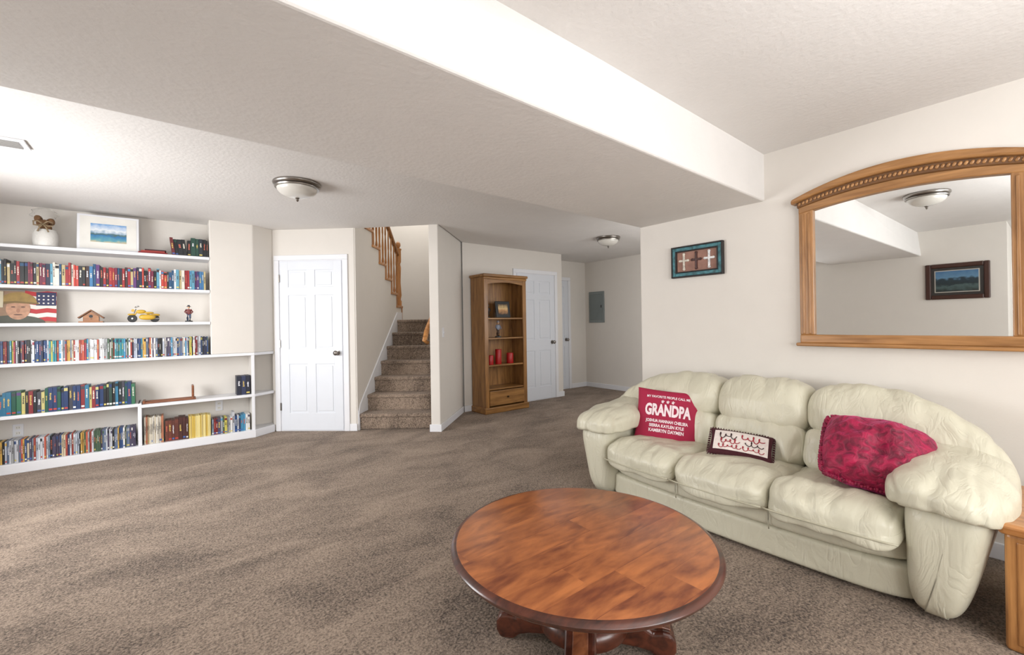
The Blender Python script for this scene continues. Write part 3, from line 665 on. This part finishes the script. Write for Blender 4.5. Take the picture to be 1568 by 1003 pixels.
# ---------------------------------------------------------------- SOFA
so=empty('leather_sofa',frame((2.43,1.205,0),(0,-1,0)))
ML=M_leather
def wr(v,u,a=.006,f=7,seed=0):
    n=noise.noise(Vector((v.x*f+seed,v.y*f,v.z*f)))
    return v+u*a*n
def bow(v,u):
    q=v.copy(); q.y-= .035*(1-(v.x/.85)**2) if u.y<0 else 0; return q
superbox('base_lower',(0,.41,.095),(.84,.385,.085),10,ML,so,deform=bow,n=16)
superbox('base_upper',(0,.405,.232),(.84,.40,.068),6,ML,so,deform=bow,n=16)
for x in (-.26,.26):
    yb=-.005-.035*(1-(x/.85)**2)
    tube('base_seam',[(x,yb+.004,.17),(x,yb-.003,.2),(x,yb-.003,.27),(x,yb+.01,.3)],.0035,M_seam,so,seg=6)
for i,x in enumerate((-.52,0,.52)):
    def df(v,u,s=i,x=x):
        q=wr(v,u,.014,9,s*5)
        q.z+= -.13*max(0,-u.y-.5)**1.3*1.2 - .045*(u.y+.4)*.8
        q.y-= .04*(1-((x+v.x)/.85)**2) if u.y<0 else 0
        if u.z>0:
            q.z+=.008*(1-u.x*u.x)*(1-u.y*u.y)
            q.z+=.008*noise.noise(Vector((v.x*20+s*9,v.y*12,0)))
            q.z-=.009*max(0,math.sin(v.x*62+2.5*noise.noise(Vector((v.x*8,v.y*6,s)))))**3*max(0,.4-u.y)
            q.z-=.014*(abs(u.x)**6)
        return q
    superbox('seat_cushion_%d'%i,(x,.25,.354),(.2655,.335,.080),5.6,ML,so,deform=df,n=28)
    pts=[]
    for t in range(13):
        xx=x-.255+.51*t/12; uu=(xx-x)/.2655
        pts.append((xx,.25-.335-.04*(1-(xx/.85)**2)+.012*abs(uu)**8-.002,.300))
    tube('seat_piping_%d'%i,pts,.0045,M_seam,so,seg=8)
for i,x in enumerate((-.52,0,.52)):
    def dl(v,u,s=i): 
        q=wr(v,u,.014,10,s*3+20)
        if u.y<0: q.y+=.006*math.sin(v.x*60+3*noise.noise(v*8))*(-u.y)
        return q
    superbox('lumbar_pad_%d'%i,(x,.53,.475),(.266,.135,.135),4.2,ML,so,deform=dl,n=20,rot=Matrix.Rotation(math.radians(-16),3,'X'))
def top(i,x,hw,drop):
    def dt(v,u):
        q=wr(v,u,.014,8,i*7+40)
        ax=abs(x+v.x)
        if drop and ax>.5: 
            t=(ax-.5)/.55; q.z-=.24*t*t; q.y-=.12*t*t
        q.y+= .06*max(0,u.z)
        q+=u*(-.010)*max(0,math.sin(v.x*48+i*2+3*noise.noise(v*6)))**3*max(0,u.z)
        q+=u*(-.009)*max(0,math.sin(v.x*52+i+3*noise.noise(v*7)))**3*max(0,-u.z)
        return q
    superbox('head_pad_%d'%i,(x,.61,.70),(hw,.155,.172),4.0,ML,so,deform=dt,n=30,rot=Matrix.Rotation(math.radians(-12),3,'X'))
top(0,-.67,.41,True); top(1,0,.263,False); top(2,.67,.41,True)
superbox('back_shell',(0,.70,.40),(.98,.13,.37),5,ML,so,deform=lambda v,u:Vector((v.x,v.y,v.z-(.22*max(0,abs(u.x)-.5)/.5 if u.z>0 else 0))),n=14)
for s in (-1,1):
    def ap(v,u,s=s):
        q=wr(v,u,.005,6,s*11)
        t=min(1.0,max(0.0,(v.z+.262)/.524))
        if u.x*s>0: q.x-= s*(.09*(1-t)**1.3-.02*t)
        else: q.x+= s*.015*(1-t)
        if u.y<0: q.y+= .02*(1-t)
        return q
    superbox('arm_post_%s'%('l' if s<0 else 'r'),(s*.90,.365,.26),(.135,.435,.262),5.5,ML,so,deform=ap,n=20)
    def pad(v,u,s=s):
        q=wr(v,u,.012,8,s*17)
        q.z+= -.06*max(0,-u.y-.3) +.07*max(0,u.y)
        q.x+= -s*.06*max(0,u.y)
        if u.x*s>0: q.z-=.05*(u.x*s)**2
        if u.x*s<0: q.z-=.03*(u.x*s)**2
        if u.z<0: q+=Vector((0,0,.025))*(-u.z)
        q+=u*(-.010)*max(0,math.sin(v.x*58+v.y*10+3*noise.noise(v*6)))**3*max(0,-u.y)
        if u.z>0: q.z+=.006*noise.noise(Vector((v.x*20,v.y*10,s)))
        return q
    superbox('arm_pad_%s'%('l' if s<0 else 'r'),(s*.90,.29,.546),(.198,.40,.090),3.6,ML,so,deform=pad,n=28)

# ---------------------------------------------------------------- pillows
def pil_fn(w,h,T,e=.42):
    return lambda x,y: T*max(0.0,(1-min(1,abs(x/(w/2)))**2.2)*(1-min(1,abs(y/(h/2)))**2.2))**e
def pillow(name,loc,n,roll,w,h,T,mat,e=.42,crumple=0,pinch=.05):
    z=Vector(n).normalized(); up=Vector((0,0,1)); x=up.cross(z).normalized(); y=z.cross(x)
    M=Matrix((x,y,z)).transposed().to_4x4()@Matrix.Rotation(math.radians(roll),4,'Z'); M.translation=Vector(loc)
    em=empty(name,M); fn=pil_fn(w,h,T,e); n_=44
    vs=[];fs=[]
    def pt(i,j,s):
        a=-1+2*i/n_; b=-1+2*j/n_
        a=math.sin(a*math.pi/2); b=math.sin(b*math.pi/2)
        px=a*w/2; py=b*h/2
        cx=px*(1-pinch*(1-(b)**2)*abs(a)); cy=py*(1-pinch*(1-a**2)*abs(b))
        if pinch<0:
            q=1-.07*(a*a*b*b); cx*=q; cy*=q
        zz=s*fn(px,py)
        if crumple:
            fa=max(0.0,1-a*a); fb=max(0.0,1-b*b)
            zz+=s*crumple*noise.noise(Vector((px*9,py*9,s*3)))*fa*fb
            zz+=s*crumple*.35*noise.noise(Vector((px*26,py*26,s*3)))*math.sqrt(fa*fb)
        return (cx,cy,zz)
    for s in (1,-1):
        o0=len(vs)
        for i in range(n_+1):
            for j in range(n_+1): vs.append(pt(i,j,s))
        for i in range(n_):
            for j in range(n_):
                q=(o0+i*(n_+1)+j,o0+(i+1)*(n_+1)+j,o0+(i+1)*(n_+1)+j+1,o0+i*(n_+1)+j+1)
                fs.append(q if s>0 else q[::-1])
    me=bpy.data.meshes.new('cushion_body'); me.from_pydata(vs,[],fs)
    bm=bmesh.new(); bm.from_mesh(me); bmesh.ops.remove_doubles(bm,verts=bm.verts,dist=1e-5); bmesh.ops.recalc_face_normals(bm,faces=bm.faces); bm.to_mesh(me); bm.free()
    me.materials.append(mat)
    for p in me.polygons: p.use_smooth=True
    o=bpy.data.objects.new('cushion_body',me); COL.objects.link(o); o.parent=em
    return em,fn
gp,fn=pillow('grandpa_pillow',(2.79,1.765,.555),(-.80,-.50,.33),-5,.43,.385,.065,M_pink)
tf=lambda x,y: fn(x,y)+.003
M_txt=pmat('print_white',(235,215,220),.8)
textmesh('text_line_a','MY FAVORITE PEOPLE CALL ME',.021,M_txt,gp,tf,(0,.128,0),bold=.0006,sy=1.15)
textmesh('text_grandpa','GRANDPA',.064,M_txt,gp,tf,(0,.030,0),bold=.003,sy=1.7)
textmesh('text_line_b','JOSHUA HANNAH CHELSEA',.022,M_txt,gp,tf,(0,-.045,0),bold=.0009,sy=1.3)
textmesh('text_line_c','SIERRA KAYLEN KYLE',.024,M_txt,gp,tf,(0,-.078,0),bold=.0009,sy=1.2)
textmesh('text_line_d','KAMBRYN DAYMEN',.026,M_txt,gp,tf,(0,-.111,0),bold=.0009,sy=1.2)
textmesh('text_star','* * *',.05,M_txt,gp,tf,(0,.085,0),bold=.001)
npw,fn2=pillow('needlepoint_pillow',(2.72,1.225,.478),(-.62,-.28,.73),-6,.345,.185,.045,M_fringe,e=.5)
n_=16; vs=[];fs=[]
for i in range(n_+1):
    for j in range(n_+1):
        x=(-1+2*i/n_)*.146; y=(-1+2*j/n_)*.067; vs.append((x,y,fn2(x,y)+.002))
for i in range(n_):
    for j in range(n_): fs.append((i*(n_+1)+j,(i+1)*(n_+1)+j,(i+1)*(n_+1)+j+1,i*(n_+1)+j+1))
mk('needlepoint_panel',vs,fs,M_needle,npw,smooth=True)
M_nred=pmat('thread_red',(160,30,50),.8)
def scrib(name,x0,x1,y0,amp,nl,mat,r=.0022,ph=0):
    pts=[]
    for i in range(nl*12+1):
        t=i/(nl*12); x=x0+(x1-x0)*t+.008*math.cos(t*nl*2*math.pi); y=y0+amp*math.sin(t*nl*2*math.pi)*(1+.6*math.sin(t*9+ph))
        pts.append((x,y,fn2(x,y)+.004))
    tube(name,pts,r,mat,npw,seg=5)
scrib('stitched_word_a',-.12,-.03,.026,.015,3,M_darkfab,.0024); scrib('stitched_word_b',.0,.12,.024,.016,4,M_nred,.0026,2)
scrib('stitched_word_c',-.11,-.01,-.012,.012,4,M_nred,.0022,1); scrib('stitched_word_d',.02,.115,-.014,.013,3,M_darkfab,.0022,4)
scrib('stitched_scroll_a',-.12,.0,-.045,.008,5,M_nred,.002); scrib('stitched_scroll_b',.01,.12,-.045,.009,4,M_nred,.002)
for i in range(90):
    a=i/90*4; s=int(a); f=a-s
    c=[(-.1725+.345*f,-.0925),(.1725,-.0925+.185*f),(.1725-.345*f,.0925),(-.1725,.0925-.185*f)][s]
    dx,dy=[(0,-1),(1,0),(0,1),(-1,0)][s]
    tube('fringe',[(c[0]*.97,c[1]*.96,0),(c[0]+dx*.004,c[1]+dy*.004,.003*math.sin(i*3)),(c[0]+dx*.008,c[1]+dy*.008,-.002)],.003,M_fringe,npw,seg=5)
vp,fn3=pillow('burgundy_velvet_pillow',(2.68,.56,.575),(-.58,-.30,.76),-14,.43,.37,.16,M_velvet,e=.55,crumple=.07,pinch=-.03)
for i in range(150):
    a=i/150*4; s=int(a); f=a-s
    c=[(-.215+.43*f,-.185),(.215,-.185+.37*f),(.215-.43*f,.185),(-.215,.185-.37*f)][s]; q=1-.07*(2*f-1)**4
    dx,dy=[(0,-1),(1,0),(0,1),(-1,0)][s]; w2=.006*math.sin(i*2.1)
    tube('ruffle',[(c[0]*q*.97,c[1]*q*.97,0),(c[0]*q+dx*.006,c[1]*q+dy*.006,w2),(c[0]*q+dx*.014,c[1]*q+dy*.014,-w2)],.008,M_velvet,vp,seg=5)

# ---------------------------------------------------------------- coffee table
TC=(1.255,1.175)
ct=empty('round_coffee_table',Matrix.Translation((TC[0],TC[1],0)))
R=.505; TH=.41
lathe('top_under',[(.002,TH-.038),(R-.03,TH-.038),(R-.012,TH-.036),(R-.004,TH-.028),(R-.004,TH-.022)],M_tableedge,ct,seg=96)
lathe('top_edge',[(R-.02,TH-.024),(R,TH-.022),(R+.004,TH-.014),(R,TH-.007),(R-.012,TH-.002),(R-.02,TH-.001)],M_tableedge,ct,seg=96)
lathe('top_surface',[(R-.03,TH-.02),(R-.014,TH-.003),(R-.02,TH),(.002,TH)],M_table,ct,seg=96)
lathe('apron',[(.36,TH-.078),(.37,TH-.072),(.37,TH-.038)],M_tableedge,ct,seg=64)
lathe('pedestal',[(.17,.07),(.18,.10),(.17,.13),(.13,.15),(.10,.17),(.09,.19),(.115,.22),(.13,.25),(.115,.28),(.09,.30),(.12,.32),(.18,.332),(.18,.36)],M_tableedge,ct,seg=40)
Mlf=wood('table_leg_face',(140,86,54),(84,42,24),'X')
for i in range(4):
    a=math.radians(-50+90*i); c_,s_=math.cos(a),math.sin(a); q=.86
    prof=[(.05,.20),(.12,.195),(.19,.165),(.25,.12),(.30,.095),(.34,.10),(.375,.095),(.395,.07),(.395,.03),(.375,0),(.31,0),(.29,.02),(.24,.03),(.16,.035),(.05,.04)]
    tn=Vector((-s_,c_,0))*.055
    extr('leg_%d'%(i+1),[Vector((r*q*c_,r*q*s_,z))-tn for r,z in prof],tn*2,M_tableedge,ct,bevel=.014,seg=3)
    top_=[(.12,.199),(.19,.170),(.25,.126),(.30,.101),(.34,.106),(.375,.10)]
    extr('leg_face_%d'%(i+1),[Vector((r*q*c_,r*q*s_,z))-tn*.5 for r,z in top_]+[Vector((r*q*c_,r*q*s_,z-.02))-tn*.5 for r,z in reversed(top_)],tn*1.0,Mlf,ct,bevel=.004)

# ---------------------------------------------------------------- end table (oak)
et=empty('oak_end_table')
ex0,ex1,ey0,ey1=2.43,2.99,-.45,.145
Met=wood('endtable_oak',(192,138,82),(148,98,52),'Z',.35); Meth=wood('endtable_oak_h',(192,134,78),(152,98,50),'Y',.3)
box('top',(ex0-.03,ey0-.03,.435),(ex1+.03,ey1+.015,.475),Meth,et,bevel=.014,seg=3)
box('apron_front',(ex0+.02,ey0+.02,.36),(ex0+.045,ey1-.02,.435),Meth,et); box('apron_back',(ex1-.045,ey0+.02,.36),(ex1-.02,ey1-.02,.435),Meth,et)
box('apron_left',(ex0+.02,ey1-.045,.36),(ex1-.02,ey1-.02,.435),Meth,et); box('apron_right',(ex0+.02,ey0+.02,.36),(ex1-.02,ey0+.045,.435),Meth,et)
for x in (ex0,ex1-.09):
    for y in (ey0,ey1-.09):
        box('leg',(x,y,0),(x+.09,y+.09,.435),Met,et,bevel=.014,seg=3)
        box('leg_flute',(x-.004,y+.03,.03),(x+.01,y+.06,.41),Met,et,bevel=.005)
box('lower_shelf',(ex0+.03,ey0+.03,.12),(ex1-.03,ey1-.03,.14),Meth,et,bevel=.004)

# ---------------------------------------------------------------- lights
def area(name,loc,rot,sx,sy,e,col=(1,1,1)):
    l=bpy.data.lights.new(name,'AREA'); l.shape='RECTANGLE'; l.size=sx; l.size_y=sy; l.energy=e; l.color=col
    o=bpy.data.objects.new(name,l); COL.objects.link(o); o.location=loc; o.rotation_euler=rot; return o
area('daylight_window_1',(-.65,-2.65,1.45),(math.radians(90),0,0),1.8,1.4,70,(1,.995,.985))
area('daylight_window_2',(1.65,-2.65,1.45),(math.radians(90),0,0),1.8,1.4,70,(1,.995,.985))
area('daylight_window_3',(XL-.22,3.9,1.35),(0,math.radians(-74),0),1.2,1.9,110,(1,.995,.99))
area('hall_fill_light',(4.9,2.15,1.5),(math.radians(90),0,0),1.3,1.1,26,(1,.98,.95))  # added fill behind the invented opening, brightens the hall
area('ceiling_fill_light',(1.3,-.75,1.35),(math.radians(180),0,0),.9,.9,42,(1,1,1))  # unseen fill light added, aimed up to brighten the near ceiling
def point(name,loc,e,r=.12,col=(1,.95,.88)):
    l=bpy.data.lights.new(name,'POINT'); l.energy=e; l.shadow_soft_size=r; l.color=col
    o=bpy.data.objects.new(name,l); COL.objects.link(o); o.location=loc
p=W(-1.7,7.2,4.0); point('stairwell_fill_light',p,50,.25)  # added fill high in the stairwell, stands for no known fixture
w=bpy.data.worlds.new('world'); scene.world=w; w.use_nodes=True
w.node_tree.nodes['Background'].inputs[0].default_value=(.85,.92,1,1); w.node_tree.nodes['Background'].inputs[1].default_value=1.2
scene.view_settings.view_transform='Standard'

# ---------------------------------------------------------------- camera
cam=bpy.data.cameras.new('camera'); co=bpy.data.objects.new('camera',cam); COL.objects.link(co)
cam.sensor_width=36; cam.lens=664/1568*36; cam.clip_start=.02
m=Matrix((Rv,Vector((0,0,1)),-Fv)).transposed().to_4x4()
m=m@Matrix.Rotation(math.radians(-.9),4,'Z'); m.translation=Vector((0,0,H))
co.matrix_world=m; cam.shift_y=-5.5/1568
scene.camera=co
